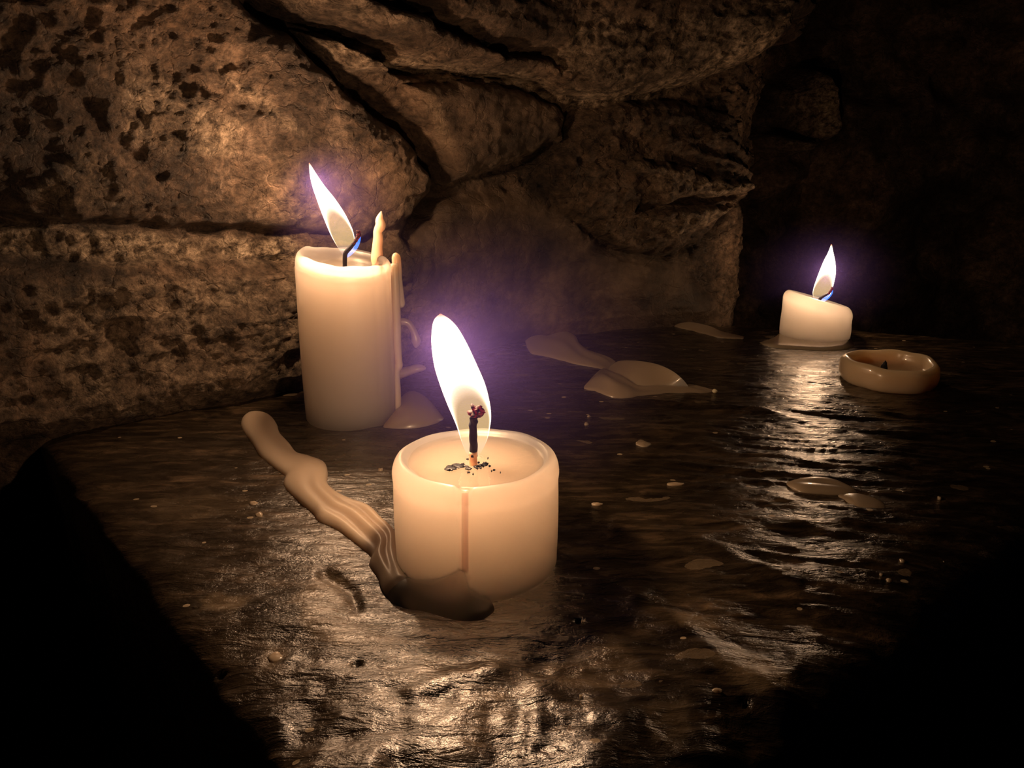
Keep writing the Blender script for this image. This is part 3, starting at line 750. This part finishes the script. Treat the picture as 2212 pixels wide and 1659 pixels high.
# ------------------------------------------------------------------ burnt out candle end
sp = G(1917, 822); SR = 0.0293
cs = thing('candle_stub', 'burnt out hollow candle end with short black wick right of the lit far candle', 'candle', sp)
prof = [(0.0004, -0.0012), (0.0268, -0.0012), (0.0285, 0.001), (0.0296, 0.004), (0.0297, 0.008), (0.0292, 0.0115), (0.0278, 0.0138), (0.0262, 0.0146), (0.0248, 0.0143), (0.0240, 0.013), (0.0234, 0.0105), (0.0225, 0.0078), (0.020, 0.0062), (0.012, 0.0058), (0.0004, 0.0056)]
lathe('wax_body', sp, round_prof(prof, 3), WAX_STUB, cs, 120, lambda th, i, r, z: 0.0005 * math.sin(3 * th) * (r / .03) + (0.0003 * math.sin(8 * th) if r > .02 else 0), lambda th, i, r, z: (0.0006 * math.sin(2 * th + 1) + 0.0003 * math.sin(7 * th)) if z > 0.012 else 0)
wax_tube('wick', [(1909, 808, 6.5), (1909, 800, 7), (1910, 791, 5.5), (1912, 784, 3.5), (1913, 779, 1)], sp.y - 0.001, CHAR, cs, n=12, wob=0.3)

# ------------------------------------------------------------------ wax remains in the middle
def zz4(x, y): return (1080 + x / 4.254, 660 + y / 4.254)
def S4(l, r, h, zl=0.0, zr=0.0): return (G(*zz4(*l), zl), G(*zz4(*r), zr), h)
mr = thing('melted_wax', 'twisted leaf-like remnant of melted wax lying mid ledge against the rock', 'wax', G(1340, 800))
loft('wax_strip', [S4((238, 350), (232, 325), .0005), S4((255, 400), (310, 235), .003), S4((300, 455), (440, 208), .004), S4((430, 482), (560, 225), .005), S4((560, 512), (690, 290), .005), S4((680, 540), (725, 350), .004),
                   S4((760, 555), (800, 415), .0035), S4((850, 572), (900, 452), .0035), S4((930, 590), (1000, 485), .003), S4((990, 610), (1065, 520), .002)], WAX_OLD, mr, 22, 5,
     lambda s, t: -0.5 * math.exp(-((s - 0.28) / 0.05) ** 2 - ((t - 0.1) / 0.22) ** 2) + 0.12 * math.sin(t * 6 + s * 9) * (1 - t * t))
loft('wax_leaf', [S4((1000, 600), (1010, 560), .0005, .002, .004), S4((1040, 650), (1080, 515), .001, .0015, .008), S4((1150, 690), (1180, 505), .001, .001, .010), S4((1260, 730), (1320, 515), .001, .001, .011), S4((1400, 745), (1460, 545), .001, .001, .011),
                  S4((1520, 750), (1580, 600), .001, .001, .010), S4((1620, 755), (1670, 670), .001, .001, .007), S4((1690, 760), (1730, 740), .0005, .0005, .002)], WAX_OLD, mr, 22, 5, None, 2.4, None)
loft('wax_fold', [S4((772, 762), (775, 742), .0005), S4((850, 795), (860, 655), .003), S4((940, 830), (945, 600), .005), S4((1050, 864), (1020, 640), .006), S4((1180, 868), (1120, 680), .005), S4((1290, 850), (1255, 745), .003), S4((1420, 832), (1430, 748), .0028),
                  S4((1560, 818), (1600, 745), .0026), S4((1720, 818), (1740, 735), .0022), S4((1860, 820), (1860, 755), .0016), S4((1955, 800), (1960, 780), .0008)], WAX_OLD, mr, 22, 5,
     lambda s, t: 0.18 * math.sin(t * 5 + s * 12) * (1 - t * t))
p = G(1544, 845, 0.0018); d_ = blob('wax_bead', p, 0.0016, 0.0016, 0.0014, BEAD, mr, 3, 0.1)

tag(loft('wax_strip', [(G(1452, 702), G(1454, 697), .0005), (G(1466, 709), G(1476, 697), .0026), (G(1490, 714), G(1505, 701), .003), (G(1520, 722), G(1535, 708), .003), (G(1550, 729), G(1562, 719), .0022), (G(1580, 731), G(1590, 724), .0015), (G(1606, 731), G(1608, 727), .0004)], WAX_OLD, None, 16, 5),
    'thin tapering strip of wax at the foot of the rock left of the far candle', 'wax')
tag(loft('wax_fragment', [(G(1697, 1046), G(1700, 1042), .0004), (G(1725, 1063), G(1730, 1036), .0022), (G(1760, 1068), G(1765, 1033), .0026), (G(1800, 1070), G(1800, 1038), .0024), (G(1835, 1070), G(1832, 1050), .0015), (G(1852, 1066), G(1850, 1058), .0004)], WAX_OLD, None, 16, 5, lambda s, t: -0.45 * math.exp(-(t / 0.25) ** 2) * (1 - abs(2 * s - 1))),
    'oval wax flake with a dark crease on the wet stone below the far candle', 'wax')
tag(loft('wax_fragment', [(G(1810, 1072), G(1815, 1068), .0004), (G(1835, 1090), G(1850, 1068), .0018), (G(1850, 1104), G(1880, 1075), .002), (G(1885, 1110), G(1905, 1085), .0016), (G(1915, 1106), G(1920, 1098), .0004)], WAX_OLD, None, 16, 5),
    'darker triangular wax flake just right of the oval one', 'wax')

# tiny pale wax drops scattered on the stone
drops = [(822, 1015, 12, 5), (1388, 958, 34, 14), (1920, 1254, 12, 6), (1949, 1212, 13, 6), (2029, 1077, 7, 4), (1942, 1308, 16, 8), (1903, 1243, 6, 4), (1700, 1553, 9, 9), (1611, 1547, 6, 6), (1613, 1569, 6, 6), (2038, 1262 - 46, 6, 3), (1272, 900, 8, 4), (1267, 916, 9, 5), (1290, 1090, 26, 6), (1460, 1046, 40, 6), (595, 1420, 34, 20), (560, 1112, 18, 9), (548, 1087, 16, 7), (1549, 1493, 22, 8), (1255, 1507, 8, 8)]
for i, (x, y, a_, b_) in enumerate(drops):
    c = G(x, y, float(ledge_height(np.array([G(x, y).x]), np.array([G(x, y).y]))[0]) + 0.0001); k = depth(c) / F_PX
    s_ = math.sin(PITCH + math.atan((y - 829.5) / F_PX))
    o = blob('wax_drop', (0, 0, 0), a_ / 2 * k, b_ / 2 * k / s_, 0.0008, WAX_OLD, None, 60 + i, 0.35, 10, 1.5)
    o.location = c
    tag(o, 'tiny pale speck of spilled wax lying flat on the dark stone', 'wax drop', 'wax specks scattered over the ledge')

# ------------------------------------------------------------------ added violet volumes standing in for lens glow around the flames
m = bpy.data.materials.new('lens_glow'); m.use_nodes = True
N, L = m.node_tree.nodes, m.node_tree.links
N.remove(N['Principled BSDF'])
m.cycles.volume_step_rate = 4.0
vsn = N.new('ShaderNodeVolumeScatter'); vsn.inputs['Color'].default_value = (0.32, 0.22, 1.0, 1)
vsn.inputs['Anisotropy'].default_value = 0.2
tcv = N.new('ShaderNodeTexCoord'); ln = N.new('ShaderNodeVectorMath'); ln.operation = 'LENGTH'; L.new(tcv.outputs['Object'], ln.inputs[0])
dn = math_n(N, L, 'SUBTRACT', 1.0, ln.outputs['Value'], True)          # the added glow thins out away from its middle
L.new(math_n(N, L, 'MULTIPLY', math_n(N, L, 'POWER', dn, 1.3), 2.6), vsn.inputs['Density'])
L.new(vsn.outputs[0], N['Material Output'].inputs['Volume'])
def glow_volume(c, rx, ry, rz, label):
    o = blob('lens_glow', (0, 0, 0), 1, 1, 1, m, None, 1, 0.0, 20)
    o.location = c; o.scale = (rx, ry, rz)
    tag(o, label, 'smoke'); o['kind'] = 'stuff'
glow_volume(AY(1060, 790, fc.y + 0.020), 0.075, 0.060, 0.060, 'faint violet lens glow, an added volume around the flame of the front candle')
glow_volume(AY(735, 470, tc_.y + 0.004), 0.040, 0.036, 0.042, 'faint violet lens glow, an added volume around the flame of the tall candle')
glow_volume(AY(1775, 600, fa.y + 0.006), 0.070, 0.050, 0.050, 'faint violet lens glow, an added volume around the flame of the far candle')
